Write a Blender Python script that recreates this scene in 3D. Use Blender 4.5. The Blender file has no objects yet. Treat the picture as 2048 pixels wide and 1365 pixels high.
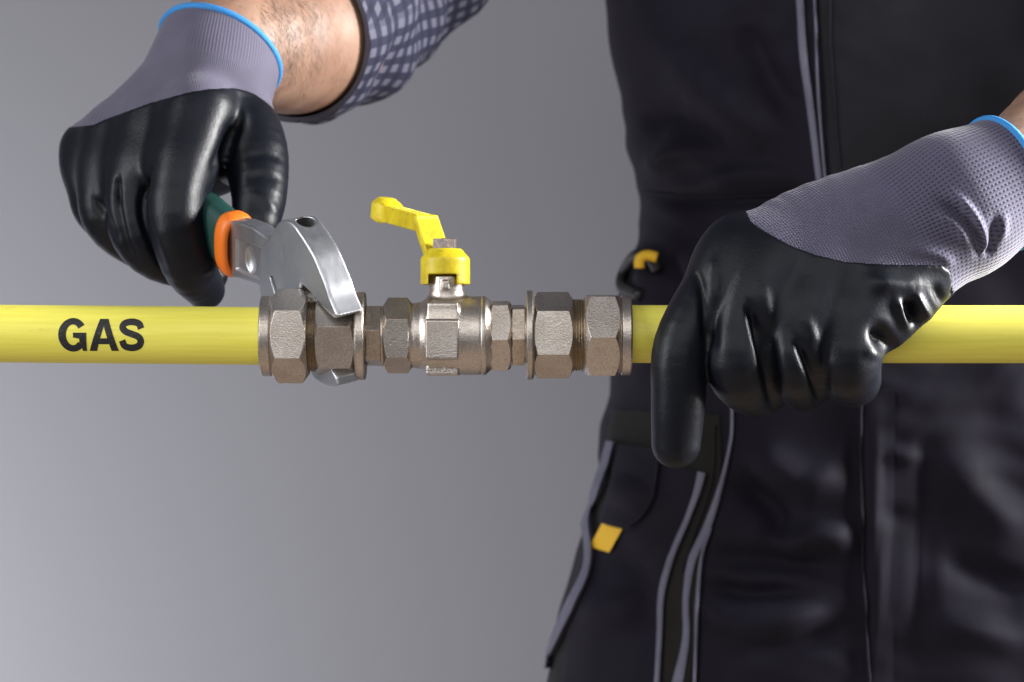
import bpy, math, random
import numpy as np
from mathutils import Vector
from mathutils.bvhtree import BVHTree
random.seed(7); rng = np.random.default_rng(7)
SC = bpy.context.scene
COL = SC.collection
MM = 0.001

# ------------------------------------------------------------------ camera, world, lights, exposure
D0 = 1100.0                       # camera to pipe plane, mm
S = 4.6                           # photograph pixels per mm at the pipe
cam = bpy.data.cameras.new('camera'); cam_o = bpy.data.objects.new('camera', cam); COL.objects.link(cam_o)
cam_o.location = (0, -D0*MM, 0); cam_o.rotation_euler = (math.radians(90), 0, 0)
cam.sensor_width = 36.0; cam.lens = 36.0*D0/(2048/S)
cam.clip_start = 0.05; cam.clip_end = 50
cam.dof.use_dof = True; cam.dof.focus_distance = (D0-14)*MM; cam.dof.aperture_fstop = 13.0
SC.camera = cam_o

W_ = bpy.data.worlds.new('World'); SC.world = W_; W_.use_nodes = True
bg = W_.node_tree.nodes['Background']; bg.inputs[0].default_value = (0.55, 0.56, 0.60, 1); bg.inputs[1].default_value = 0.29

def area(name, loc, target, sx, sy, watts, color=(1, 1, 1), spread=180):
    l = bpy.data.lights.new(name, 'AREA'); l.shape = 'RECTANGLE'; l.size = sx; l.size_y = sy; l.energy = watts; l.color = color; l.spread = math.radians(spread)
    o = bpy.data.objects.new(name, l); COL.objects.link(o); o.location = loc
    o.rotation_euler = (Vector(target)-Vector(loc)).to_track_quat('-Z', 'Y').to_euler(); return o
area('softbox_right', (1.00, 0.02, 0.24), (0.16, -0.04, 0.01), 0.30, 0.55, 9.5, (1, 0.99, 0.98), 60)
area('softbox_left', (-0.95, -0.42, 0.30), (0.0, -0.1, 0.0), 0.20, 0.90, 3.0, (0.95, 0.97, 1), 100)
area('softbox_front', (-0.20, -1.75, 0.85), (0.0, 0.05, 0.0), 2.4, 1.3, 17.0, (1, 0.99, 0.98))
area('bounce_below', (0.0, -0.15, -0.62), (0.0, -0.12, 0.0), 2.0, 1.3, 2.6, (1, 0.69, 0.42))  # added lamp standing in for warm bounce off an unseen brown table
area('wall_lamp', (-0.90, 0.56, -0.42), (-0.76, 1.0, -0.28), 0.55, 0.75, 8.4, (0.96, 0.97, 1.0))
SC.view_settings.view_transform = 'Standard'; SC.view_settings.look = 'None'
SC.view_settings.exposure = 0; SC.view_settings.gamma = 1; SC.view_settings.use_curve_mapping = False

# ------------------------------------------------------------------ picture-pixel <-> place helpers (layout only)
def P(px, py, d=0.0):
    k = (D0+d)/D0/S
    return np.array([(px-1024.0)*k, d, (682.5-py)*k])
def proj(V):
    k = D0/(D0+V[:, 1])*S
    return 1024+V[:, 0]*k, 682.5-V[:, 2]*k
def polyd2(x, y, pts):
    """unsigned distance of points to an open polyline"""
    out = np.full(x.shape, 1e9)
    for (ax, ay), (bx, by) in zip(pts[:-1], pts[1:]):
        dx, dy = bx-ax, by-ay; L = dx*dx+dy*dy+1e-12
        t = np.clip(((x-ax)*dx+(y-ay)*dy)/L, 0, 1)
        out = np.minimum(out, np.hypot(x-ax-t*dx, y-ay-t*dy))
    return out
def poly_sdf(x, y, pts):
    """signed distance to a closed polygon, negative inside"""
    d = polyd2(x, y, pts+[pts[0]]); ins = np.zeros(x.shape, bool)
    n = len(pts)
    for i in range(n):
        (ax, ay), (bx, by) = pts[i], pts[(i+1) % n]
        if ay == by: continue
        c = ((ay > y) != (by > y)) & (x < (bx-ax)*(y-ay)/(by-ay)+ax)
        ins ^= c
    return np.where(ins, -d, d)
def spline(pts, n=8):
    """Catmull-Rom through points"""
    p = np.array(pts, float); p = np.vstack([2*p[0]-p[1], p, 2*p[-1]-p[-2]]); out = []
    for i in range(1, len(p)-2):
        for t in np.linspace(0, 1, n, endpoint=False):
            a, b, c, d = p[i-1], p[i], p[i+1], p[i+2]
            out.append(0.5*((2*b)+(c-a)*t+(2*a-5*b+4*c-d)*t*t+(-a+3*b-3*c+d)*t**3))
    out.append(p[-2]); return np.array(out)

# ------------------------------------------------------------------ signed-distance sculpting
def smin(a, b, k):
    h = np.maximum(k-np.abs(a-b), 0)/k
    return np.minimum(a, b)-h*h*k*0.25
def smax(a, b, k): return -smin(-a, -b, k)
def cone(Q, a, b, r1, r2):
    ab = b-a; L2 = ab@ab+1e-9
    t = np.clip(((Q-a)@ab)/L2, 0, 1)
    return np.linalg.norm(Q-a-t[:, None]*ab, axis=1)-(r1+(r2-r1)*t)
def chain(Q, pts, rs, k=4.0):
    n = 5 if len(pts) > 2 else 1
    p = spline(pts, n); r = spline([(v, 0.0) for v in rs], n)[:, 0]; d = None
    for a, b, r1, r2 in zip(p[:-1], p[1:], r[:-1], r[1:]):
        c = cone(Q, a, b, r1, r2); d = c if d is None else np.minimum(d, c)
    return d
def ell(Q, c, r):
    q = (Q-c)/np.array(r); n = np.linalg.norm(q, axis=1)
    return (n-1)*min(r)
def obox(Q, c, axes, half, rnd=0.5):
    q = np.stack([np.abs((Q-c)@a) for a in axes], 1)-(np.array(half)-rnd)
    return np.linalg.norm(np.maximum(q, 0), axis=1)+np.minimum(q.max(axis=1), 0)-rnd
def cyl(Q, c, ax, r, h0, h1, rnd=0.3):
    v = Q-c; t = v@ax; rad = np.linalg.norm(v-t[:, None]*ax, axis=1)
    a = rad-(r-rnd); b = np.abs(t-(h0+h1)/2)-((h1-h0)/2-rnd)
    return np.hypot(np.maximum(a, 0), np.maximum(b, 0))+np.minimum(np.maximum(a, b), 0)-rnd
def prof_x(Q, cy, cz, pts):
    """solid of revolution about x axis: polygon in (x, r)"""
    r = np.hypot(Q[:, 1]-cy, Q[:, 2]-cz)
    return poly_sdf(Q[:, 0], r, pts)
def prof_z(Q, cx, cy, pts):
    r = np.hypot(Q[:, 0]-cx, Q[:, 1]-cy)
    return poly_sdf(r, Q[:, 2], pts)

def nets(f, lo, hi, h, chunk=400000):
    lo = np.array(lo, float); n = np.ceil((np.array(hi)-lo)/h).astype(int)+1
    xs, ys, zs = (lo[i]+h*np.arange(n[i]) for i in range(3))
    G = np.stack(np.meshgrid(xs, ys, zs, indexing='ij'), -1).reshape(-1, 3)
    # blocks of 6 cells far from the surface keep their centre's value
    nb = -(-n//6); bc = [lo[i]+h*(6*np.arange(nb[i])+2.5) for i in range(3)]
    C = np.stack(np.meshgrid(*bc, indexing='ij'), -1).reshape(-1, 3); fc = f(C).reshape(nb)
    I6 = np.ix_(*[np.arange(n[i])//6 for i in range(3)]); D = fc[I6].ravel().copy()
    near = np.flatnonzero((np.abs(fc) < h*6.2+1.0)[I6].ravel())
    for i in range(0, len(near), chunk): D[near[i:i+chunk]] = f(G[near[i:i+chunk]])
    D = D.reshape(n)
    D[0] = np.maximum(D[0], h*.5); D[-1] = np.maximum(D[-1], h*.5)
    D[:, 0] = np.maximum(D[:, 0], h*.5); D[:, -1] = np.maximum(D[:, -1], h*.5)
    D[:, :, 0] = np.maximum(D[:, :, 0], h*.5); D[:, :, -1] = np.maximum(D[:, :, -1], h*.5)
    c = [(i, j, k) for i in (0, 1) for j in (0, 1) for k in (0, 1)]
    m = n-1
    corner = {t: D[t[0]:t[0]+m[0], t[1]:t[1]+m[1], t[2]:t[2]+m[2]] for t in c}
    neg = sum((corner[t] < 0).astype(np.int8) for t in c)
    act = (neg > 0) & (neg < 8)
    idx = np.full(m, -1, np.int64); I = np.argwhere(act); idx[act] = np.arange(len(I))
    acc = np.zeros((len(I), 3)); cnt = np.zeros(len(I))
    for t in c:
        for ax in range(3):
            if t[ax]: continue
            u = list(t); u[ax] = 1; u = tuple(u)
            d0 = corner[t][act]; d1 = corner[u][act]
            s = (d0 < 0) != (d1 < 0)
            w = np.where(s, d0/np.where(s, d0-d1, 1), 0)
            p = np.tile(np.array(t, float), (len(I), 1)); p[:, ax] += w
            acc += p*s[:, None]; cnt += s
    V = lo+h*(I+acc/cnt[:, None])
    F = []
    for ax in range(3):
        a1, a2 = (ax+1) % 3, (ax+2) % 3
        sl0 = [slice(1, -1)]*3; sl0[ax] = slice(0, -1)
        sl1 = [slice(1, -1)]*3; sl1[ax] = slice(1, None)
        A = D[tuple(sl0)]; B = D[tuple(sl1)]
        E = np.argwhere((A < 0) != (B < 0)); inside = (A < 0)[tuple(E.T)]
        base = E.copy(); base[:, a1] += 1; base[:, a2] += 1
        def cell(o1, o2):
            q = base.copy(); q[:, a1] += o1; q[:, a2] += o2
            return idx[q[:, 0], q[:, 1], q[:, 2]]
        q = np.stack([cell(-1, -1), cell(0, -1), cell(0, 0), cell(-1, 0)], 1)
        q[~inside] = q[~inside][:, ::-1]
        F.append(q)
    F = np.concatenate(F); F = F[(F >= 0).all(1)]
    return V, F
def smooth(V, F, it=3, lam=0.5, mu=-0.52):
    e = np.concatenate([F[:, [i, (i+1) % F.shape[1]]] for i in range(F.shape[1])])
    e = np.concatenate([e, e[:, ::-1]])
    deg = np.bincount(e[:, 0], minlength=len(V)).astype(float); deg[deg == 0] = 1
    for _ in range(it):
        for l in (lam, mu):
            a = np.stack([np.bincount(e[:, 0], weights=V[e[:, 1], i], minlength=len(V)) for i in range(3)], 1)
            V = V+l*(a/deg[:, None]-V)
    return V
def vnormals(V, F):
    a, b, c, d = (V[F[:, i]] for i in range(4))
    n = np.cross(c-a, d-b); N = np.zeros_like(V)
    for i in range(4):
        for k in range(3): N[:, k] += np.bincount(F[:, i], weights=n[:, k], minlength=len(V))
    return N/np.maximum(np.linalg.norm(N, axis=1), 1e-9)[:, None]
def sculpt(V, F, strokes):
    """brush strokes: (points in picture pixels, width px, height mm) pushed along the normals of the near side"""
    N = smooth(vnormals(V, F), F, 6, 0.6, 0.3); N /= np.maximum(np.linalg.norm(N, axis=1), 1e-6)[:, None]
    x, y = proj(V); disp = np.zeros(len(V))
    face = np.clip((-N[:, 1]+0.1)/0.45, 0, 1)
    for s in strokes:
        pts, w, h = s[:3]
        pts = spline(pts, 5) if len(pts) > 2 else np.array(pts, float)
        sel = np.flatnonzero((x > pts[:, 0].min()-3*w) & (x < pts[:, 0].max()+3*w) & (y > pts[:, 1].min()-3*w) & (y < pts[:, 1].max()+3*w) & (face > 0))
        if not len(sel): continue
        if len(pts) == 2: pts = pts[0]+(pts[1]-pts[0])*np.linspace(0, 1, 7)[:, None]
        t = np.linspace(0, 1, len(pts)); k = np.clip(np.minimum(t, 1-t)/0.28, 0, 1); k = 0.12+0.88*k*k*(3-2*k)
        best = np.zeros(len(sel))
        for i in range(len(pts)-1):
            (ax, ay), (bx_, by_) = pts[i], pts[i+1]; dx, dy = bx_-ax, by_-ay; L = dx*dx+dy*dy+1e-9
            u = np.clip(((x[sel]-ax)*dx+(y[sel]-ay)*dy)/L, 0, 1)
            d2 = (x[sel]-ax-u*dx)**2+(y[sel]-ay-u*dy)**2
            best = np.maximum(best, np.exp(-d2/(w*w))*(k[i]+(k[i+1]-k[i])*u))
        disp[sel] += h*best
    return smooth(V+N*(disp*face)[:, None], F, 2)

# ------------------------------------------------------------------ object helpers
def link(o, parent=None):
    COL.objects.link(o)
    if parent is not None: o.parent = parent
    return o
def origin(o):
    v = Vector((0, 0, 0))
    while o is not None: v += o.location; o = o.parent
    return v
def thing(name, loc, label, cat, group=None):
    o = bpy.data.objects.new(name, None); o.empty_display_size = 0.02; link(o); o.location = Vector(loc)*MM
    o['label'] = label; o['category'] = cat
    if group: o['group'] = group
    return o
def build(name, V, F, mat, parent=None, sharp=None, uv=None, label=None, kind=None):
    V = np.asarray(V, float)*MM
    if parent is not None: V = V-np.array(origin(parent))
    me = bpy.data.meshes.new(name)
    me.from_pydata(V.tolist(), [], F.tolist() if isinstance(F, np.ndarray) else [list(map(int, f)) for f in F])
    me.materials.append(mat); me.polygons.foreach_set('use_smooth', [True]*len(me.polygons))
    if sharp: me.set_sharp_from_angle(angle=math.radians(sharp))
    if uv is not None:
        l = me.uv_layers.new(name='UVMap'); vi = np.zeros(len(me.loops), np.int32); me.loops.foreach_get('vertex_index', vi)
        l.data.foreach_set('uv', np.asarray(uv)[vi].astype(np.float32).ravel())
    me.validate(); me.update()
    o = bpy.data.objects.new(name, me); link(o, parent)
    if label: o['label'] = label
    if kind: o['kind'] = kind
    return o
def tube(pts, rad, n=12, closed=False, flat=None):
    """tube along points; rad number or list"""
    p = np.array(pts, float); m = len(p); V = []; F = []
    rad = np.full(m, rad) if np.isscalar(rad) else np.array(rad)
    T = (np.roll(p, -1, 0)-np.roll(p, 1, 0)) if closed else np.gradient(p, axis=0)
    T /= np.linalg.norm(T, axis=1)[:, None]
    u = np.cross(T[0], [0.3, 0.5, 0.81]); u /= np.linalg.norm(u)
    for i in range(m):
        u = u-T[i]*(u@T[i]); u /= np.linalg.norm(u); w = np.cross(T[i], u)
        for j in range(n):
            a = 2*math.pi*j/n; V.append(p[i]+rad[i]*(math.cos(a)*u+math.sin(a)*w))
    for i in range(m if closed else m-1):
        i2 = (i+1) % m
        for j in range(n): F.append([i*n+j, i*n+(j+1) % n, i2*n+(j+1) % n, i2*n+j])
    if not closed:
        F.append(list(range(n))[::-1]); F.append([(m-1)*n+j for j in range(n)])
    return np.array(V), F
def rev_x(rows, cy, cz, nth=144, a0=0.0, cap=True):
    """rows: list of (x(theta), r(theta)) callables or numbers; theta from the camera side upward"""
    V = []; F = []; th = np.arange(nth)*2*math.pi/nth+a0
    for xf, rf in rows:
        x = xf(th) if callable(xf) else np.full(nth, xf); r = rf(th) if callable(rf) else np.full(nth, rf)
        V.append(np.stack([x, cy-r*np.cos(th), cz+r*np.sin(th)], 1))
    V = np.concatenate(V)
    for i in range(len(rows)-1):
        for j in range(nth):
            k = (j+1) % nth; F.append([i*nth+j, i*nth+k, (i+1)*nth+k, (i+1)*nth+j])
    if cap:
        F.append([j for j in range(nth)][::-1]); F.append([(len(rows)-1)*nth+j for j in range(nth)])
    return V, F
X = lambda px: (px-1024.0)/S
def hexrows(x0, x1, R, alpha, c0=True, c1=True, s=0.72):
    """hexagon prism with conical chamfers, px in, mm out; alpha = angle of one corner from the camera direction"""
    x0, x1, R = X(x0), X(x1), R/S; A = R*math.cos(math.pi/6); al = math.radians(alpha)
    rh = lambda th: A/np.cos((th-al) % (math.pi/3)-math.pi/6)
    rr = 0.95*A
    rows = []
    t0 = (lambda th: x0+(rh(th)-rr)*s) if c0 else (lambda th: x0+0*th)
    t1 = (lambda th: x1-(rh(th)-rr)*s) if c1 else (lambda th: x1+0*th)
    if c0: rows.append((x0, rr))
    rows += [(t0, rh), (t1, rh)]
    if c1: rows.append((x1, rr))
    return rows, al
def hexpart(name, x0, x1, R, alpha, mat, parent, cz, c0=True, c1=True, pre=(), post=(), s=0.62, **kw):
    rows, al = hexrows(x0, x1, R, alpha, c0, c1, s)
    rows = [(X(a), b/S) for a, b in pre]+rows+[(X(a), b/S) for a, b in post]
    V, F = rev_x(rows, 0, cz, 144, al)
    return build(name, V, F, mat, parent, sharp=18, **kw)

# ------------------------------------------------------------------ materials
def mat(name, base, rough=0.5, metal=0.0, **kw):
    m = bpy.data.materials.new(name); m.use_nodes = True; nt = m.node_tree; b = nt.nodes['Principled BSDF']
    b.inputs['Base Color'].default_value = (*base, 1); b.inputs['Roughness'].default_value = rough; b.inputs['Metallic'].default_value = metal
    for k, v in kw.items(): b.inputs[k].default_value = v
    return m, nt, b
def nd(nt, t, **kw):
    n = nt.nodes.new(t)
    for k, v in kw.items():
        if hasattr(n, k): setattr(n, k, v)
        else: n.inputs[k].default_value = v
    return n
def ramp(nt, fac, stops):
    r = nt.nodes.new('ShaderNodeValToRGB'); e = r.color_ramp.elements
    while len(e) < len(stops): e.new(0.5)
    for el, (p, c) in zip(e, stops): el.position = p; el.color = (*c, 1) if len(c) == 3 else c
    nt.links.new(fac, r.inputs[0]); return r.outputs[0]
def math_(nt, op, a, b=None, clamp=False):
    n = nt.nodes.new('ShaderNodeMath'); n.operation = op; n.use_clamp = clamp
    for i, v in enumerate((a, b)):
        if v is None: continue
        if isinstance(v, (int, float)): n.inputs[i].default_value = v
        else: nt.links.new(v, n.inputs[i])
    return n.outputs[0]
def noise(nt, scale, detail=3, rough=0.55, coord=None, scl=None):
    tc = nt.nodes.new('ShaderNodeTexCoord'); src = tc.outputs['Object'] if coord is None else coord
    if scl:
        mp = nt.nodes.new('ShaderNodeMapping'); mp.inputs['Scale'].default_value = scl; nt.links.new(src, mp.inputs[0]); src = mp.outputs[0]
    n = nd(nt, 'ShaderNodeTexNoise'); n.inputs['Scale'].default_value = scale; n.inputs['Detail'].default_value = detail; n.inputs['Roughness'].default_value = rough
    nt.links.new(src, n.inputs['Vector']); return n.outputs['Fac']
def bump(nt, b, h, strength, dist, bevel=None):
    bp = nd(nt, 'ShaderNodeBump'); bp.inputs['Strength'].default_value = strength; bp.inputs['Distance'].default_value = dist
    nt.links.new(h, bp.inputs['Height'])
    if bevel:
        bv = nd(nt, 'ShaderNodeBevel', samples=4); bv.inputs['Radius'].default_value = bevel; nt.links.new(bv.outputs[0], bp.inputs['Normal'])
    nt.links.new(bp.outputs[0], b.inputs['Normal'])
def mixc(nt, fac, a, c):
    n = nt.nodes.new('ShaderNodeMix'); n.data_type = 'RGBA'
    for sock, v in ((n.inputs[0], fac), (n.inputs[6], a), (n.inputs[7], c)):
        if isinstance(v, tuple): sock.default_value = (*v, 1)
        elif isinstance(v, (int, float)): sock.default_value = v
        else: nt.links.new(v, sock)
    return n.outputs[2]

# wall
M_wall, nt, b = mat('wall_paint', (0.335, 0.336, 0.372), 0.9)
h = noise(nt, 60, 4); bump(nt, b, h, 0.05, 0.002)
# nickel plated brass, sand cast
def nickel(name, c0, c1, rough, grain, strength, stain=True):
    m, nt, b = mat(name, c0, rough, 1.0)
    g = noise(nt, grain, 2, 0.6); blot = noise(nt, 55, 5, 0.65)
    col = ramp(nt, blot, [(0.30, c1), (0.60, c0)])
    if stain:
        sp = noise(nt, 260, 4, 0.7)
        col = mixc(nt, ramp(nt, sp, [(0.64, (0, 0, 0)), (0.74, (0.75, 0.75, 0.75))]), col, (0.24, 0.15, 0.08))
    gc_ = noise(nt, grain*0.85, 1, 0.5)
    col = mixc(nt, ramp(nt, gc_, [(0.35, (0.32,)*3), (0.62, (0, 0, 0))]), col, (0.20, 0.165, 0.14))
    nt.links.new(col, b.inputs['Base Color'])
    nt.links.new(ramp(nt, g, [(0.3, (rough-0.07,)*3), (0.75, (rough+0.12,)*3)]), b.inputs['Roughness'])
    bump(nt, b, g, strength, 0.0004, 0.00035); return m
M_nickel = nickel('cast_nickel', (0.62, 0.565, 0.515), (0.50, 0.44, 0.385), 0.35, 1600, 0.35)
M_nickel_fine = nickel('turned_nickel', (0.58, 0.51, 0.44), (0.46, 0.38, 0.30), 0.38, 1000, 0.35)
M_brass = nickel('brass', (0.44, 0.36, 0.26), (0.30, 0.23, 0.15), 0.36, 900, 0.2)
# yellow pipe
M_pipe, nt, b = mat('yellow_plastic', (0.80, 0.72, 0.085), 0.5)
st = noise(nt, 40, 5, 0.6, scl=(0.6, 12, 12)); fine = noise(nt, 220, 4, 0.7, scl=(0.35, 3, 3)); dirt = noise(nt, 70, 6, 0.75, scl=(0.35, 1, 1))
c = ramp(nt, st, [(0.25, (0.78, 0.69, 0.085)), (0.7, (0.88, 0.81, 0.13))])
c = mixc(nt, ramp(nt, dirt, [(0.62, (0, 0, 0)), (0.80, (0.55, 0.55, 0.55))]), c, (0.50, 0.40, 0.05))
c = mixc(nt, ramp(nt, fine, [(0.66, (0, 0, 0)), (0.76, (0.6, 0.6, 0.6))]), c, (0.36, 0.28, 0.05))
nt.links.new(c, b.inputs['Base Color']); bump(nt, b, fine, 0.12, 0.0004)
# print
M_print, nt, b = mat('black_print', (0.012, 0.012, 0.013), 0.6)
sp = noise(nt, 1700, 1, 0.5)
nt.links.new(ramp(nt, sp, [(0.62, (0.007, 0.007, 0.009)), (0.78, (0.11, 0.105, 0.08))]), b.inputs['Base Color'])
# handle paint
M_yel, nt, b = mat('yellow_enamel', (0.70, 0.52, 0.01), 0.42)
g = noise(nt, 900, 2); blot = noise(nt, 120, 5, 0.7); ch = noise(nt, 330, 4, 0.75)
c = ramp(nt, blot, [(0.3, (0.50, 0.36, 0.006)), (0.6, (0.68, 0.54, 0.010))])
c = mixc(nt, ramp(nt, ch, [(0.60, (0, 0, 0)), (0.68, (0.85, 0.85, 0.85))]), c, (0.34, 0.25, 0.05))
nt.links.new(c, b.inputs['Base Color']); bump(nt, b, g, 0.35, 0.0003)
M_bolt = nickel('rusty_bolt', (0.30, 0.25, 0.235), (0.10, 0.095, 0.07), 0.55, 700, 0.6)
# wrench
M_chrome, nt, b = mat('satin_chrome', (0.60, 0.61, 0.64), 0.5, 1.0)
br = noise(nt, 300, 3, 0.6, scl=(1, 1, 0.12)); bl = noise(nt, 45, 4, 0.6)
nt.links.new(ramp(nt, br, [(0.3, (0.40,)*3), (0.7, (0.47,)*3)]), b.inputs['Roughness'])
nt.links.new(ramp(nt, bl, [(0.3, (0.43, 0.44, 0.465)), (0.6, (0.50, 0.51, 0.535))]), b.inputs['Base Color'])
bump(nt, b, br, 0.025, 0.0002)
M_dark, nt, b = mat('grimy_shade_steel', (0.10, 0.075, 0.055), 0.6, 0.6)  # worm screw's grimy steel; in the wrench hole its darkness is painted shade
h = noise(nt, 400, 4); bump(nt, b, h, 0.4, 0.0005)
M_orange, nt, b = mat('orange_rubber', (0.78, 0.17, 0.012), 0.45)
h = noise(nt, 250, 3); bump(nt, b, h, 0.15, 0.0004)
M_green, nt, b = mat('green_rubber', (0.003, 0.042, 0.035), 0.6)
h = noise(nt, 400, 3); bump(nt, b, h, 0.2, 0.0004)
# glove coating
M_coat, nt, b = mat('black_nitrile', (0.0036, 0.0046, 0.0085), 0.4)
b.inputs['Specular IOR Level'].default_value = 0.25
g1 = noise(nt, 900, 2, 0.6); g2 = noise(nt, 150, 4, 0.6); g = math_(nt, 'ADD', g1, math_(nt, 'MULTIPLY', g2, 1.6)); bl = noise(nt, 60, 5, 0.65)
nt.links.new(ramp(nt, bl, [(0.3, (0.36,)*3), (0.7, (0.46,)*3)]), b.inputs['Roughness'])
bump(nt, b, g, 0.25, 0.0004)
# knit: UV in mm (u round the wrist, v along the arm)
def knit(name, c_hi, c_lo, pu, pv, strength):
    m, nt, b = mat(name, c_hi, 0.8)
    b.inputs['Sheen Weight'].default_value = 0.25; b.inputs['Sheen Roughness'].default_value = 0.4
    uv = nt.nodes.new('ShaderNodeUVMap'); sx = nt.nodes.new('ShaderNodeSeparateXYZ'); nt.links.new(uv.outputs[0], sx.inputs[0])
    U, Vv = sx.outputs[0], sx.outputs[1]
    # coarse mesh on the cuff (v > 62 mm), fine stockinette on the hand
    f = math_(nt, 'MULTIPLY', math_(nt, 'SUBTRACT', Vv, 0.0), 0.10, True)
    def grid(p, q):
        row = math_(nt, 'FLOOR', math_(nt, 'DIVIDE', Vv, q))
        sh = math_(nt, 'MULTIPLY', math_(nt, 'MODULO', row, 2.0), 0.0)
        a = math_(nt, 'ABSOLUTE', math_(nt, 'SINE', math_(nt, 'MULTIPLY', math_(nt, 'ADD', math_(nt, 'DIVIDE', U, p), sh), math.pi)))
        c = math_(nt, 'ABSOLUTE', math_(nt, 'SINE', math_(nt, 'MULTIPLY', Vv, math.pi/q)))
        return a, c
    a1, c1 = grid(pu, pv); a2, c2 = grid(pu*0.62, pv*0.62)
    h1 = math_(nt, 'MAXIMUM', a1, math_(nt, 'MULTIPLY', c1, 0.72)); h2 = math_(nt, 'MULTIPLY', math_(nt, 'ADD', a2, c2), 0.5)
    hm = nt.nodes.new('ShaderNodeMix'); nt.links.new(f, hm.inputs[0]); nt.links.new(h2, hm.inputs[2]); nt.links.new(h1, hm.inputs[3])
    H = hm.outputs[0]
    wob = noise(nt, 70, 4)
    hi = mixc(nt, ramp(nt, wob, [(0.3, (0, 0, 0)), (0.7, (1, 1, 1))]), c_hi, tuple(0.82*v for v in c_hi))
    low = nt.nodes.new('ShaderNodeMix'); low.data_type = 'RGBA'; nt.links.new(f, low.inputs[0])
    low.inputs[6].default_value = (*[0.55*v for v in c_hi], 1); low.inputs[7].default_value = (*c_lo, 1)
    col = mixc(nt, ramp(nt, H, [(0.25, (0, 0, 0)), (0.75, (1, 1, 1))]), low.outputs[2], hi)
    nt.links.new(col, b.inputs['Base Color']); bump(nt, b, H, strength, 0.0007); return m
M_knit = knit('purple_grey_knit', (0.090, 0.082, 0.138), (0.014, 0.013, 0.028), 2.3, 2.0, 0.6)
M_knit_dark = knit('purple_grey_knit_fine', (0.105, 0.095, 0.145), (0.055, 0.050, 0.08), 1.5, 1.2, 0.3)
M_hem, nt, b = mat('blue_hem', (0.025, 0.22, 0.56), 0.7)
h = noise(nt, 900, 2); bump(nt, b, h, 0.5, 0.0006)
# skin and hair
M_skin, nt, b = mat('skin', (0.50, 0.29, 0.20), 0.5)
b.inputs['Subsurface Weight'].default_value = 0.12; b.inputs['Subsurface Radius'].default_value = (0.006, 0.002, 0.001); b.inputs['Subsurface Scale'].default_value = 1.0
bl = noise(nt, 28, 5, 0.6); po = noise(nt, 420, 3)
nt.links.new(ramp(nt, bl, [(0.3, (0.24, 0.132, 0.088)), (0.65, (0.35, 0.215, 0.150))]), b.inputs['Base Color']); bump(nt, b, po, 0.12, 0.0006)
M_hair, nt, b = mat('arm_hair', (0.05, 0.028, 0.017), 0.5)
# cloth
def cloth(name, col, rough=0.72, strength=0.25, col2=None, scale=26):
    m, nt, b = mat(name, col, rough)
    b.inputs['Sheen Weight'].default_value = 0.05; b.inputs['Specular IOR Level'].default_value = 0.18; b.inputs['Sheen Tint'].default_value = (0.6, 0.55, 0.75, 1)
    tc = nt.nodes.new('ShaderNodeTexCoord'); w = nd(nt, 'ShaderNodeTexWave'); w.inputs['Scale'].default_value = 330; w.bands_direction = 'DIAGONAL'
    nt.links.new(tc.outputs['Object'], w.inputs['Vector'])
    bl = noise(nt, scale, 4, 0.6)
    c2 = col2 or tuple(0.65*v for v in col)
    nt.links.new(ramp(nt, bl, [(0.3, c2), (0.7, col)]), b.inputs['Base Color'])
    bump(nt, b, w.outputs['Fac'], strength, 0.0003); return m
M_navy = cloth('dark_twill', (0.0085, 0.0068, 0.0150))
M_grey = cloth('charcoal_twill', (0.0150, 0.0145, 0.0200))
M_olive = cloth('olive_black_twill', (0.014, 0.0132, 0.0115))
M_pipe_grey = cloth('grey_reflective_trim', (0.17, 0.17, 0.235), 0.55)
M_stitch = cloth('stitching', (0.024, 0.021, 0.032), 0.7)
M_tab, nt, b = mat('yellow_tab', (0.85, 0.50, 0.02), 0.6)
h = noise(nt, 500, 3); bump(nt, b, h, 0.3, 0.0004)
M_black, nt, b = mat('black_plastic', (0.012, 0.012, 0.013), 0.4)
# checked shirt: UV in mm
M_shirt, nt, b = mat('checked_cotton', (0.1, 0.1, 0.2), 0.85)
uv = nt.nodes.new('ShaderNodeUVMap'); sx = nt.nodes.new('ShaderNodeSeparateXYZ'); nt.links.new(uv.outputs[0], sx.inputs[0])
def band(s, p): return math_(nt, 'GREATER_THAN', math_(nt, 'FRACT', math_(nt, 'DIVIDE', s, p)), 0.5)
k = math_(nt, 'MULTIPLY', math_(nt, 'ADD', band(sx.outputs[0], 9.5), band(sx.outputs[1], 9.5)), 0.5)
c = ramp(nt, k, [(0.0, (0.10, 0.10, 0.14)), (0.5, (0.012, 0.013, 0.040)), (1.0, (0.004, 0.004, 0.020))])
nt.links.new(c, b.inputs['Base Color']); h = noise(nt, 700, 2); bump(nt, b, h, 0.2, 0.0004)

# ------------------------------------------------------------------ wall behind
wv = [(-2600, 1000, -2200), (2600, 1000, -2200), (2600, 1000, 2200), (-2600, 1000, 2200),
      (-2600, 1120, -2200), (2600, 1120, -2200), (2600, 1120, 2200), (-2600, 1120, 2200)]
o = build('wall', wv, [[0, 1, 2, 3], [5, 4, 7, 6], [4, 0, 3, 7], [1, 5, 6, 2], [3, 2, 6, 7], [4, 5, 1, 0]], M_wall, sharp=30, kind='structure')
o['label'] = 'plain smooth grey studio wall behind the worker'

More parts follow.
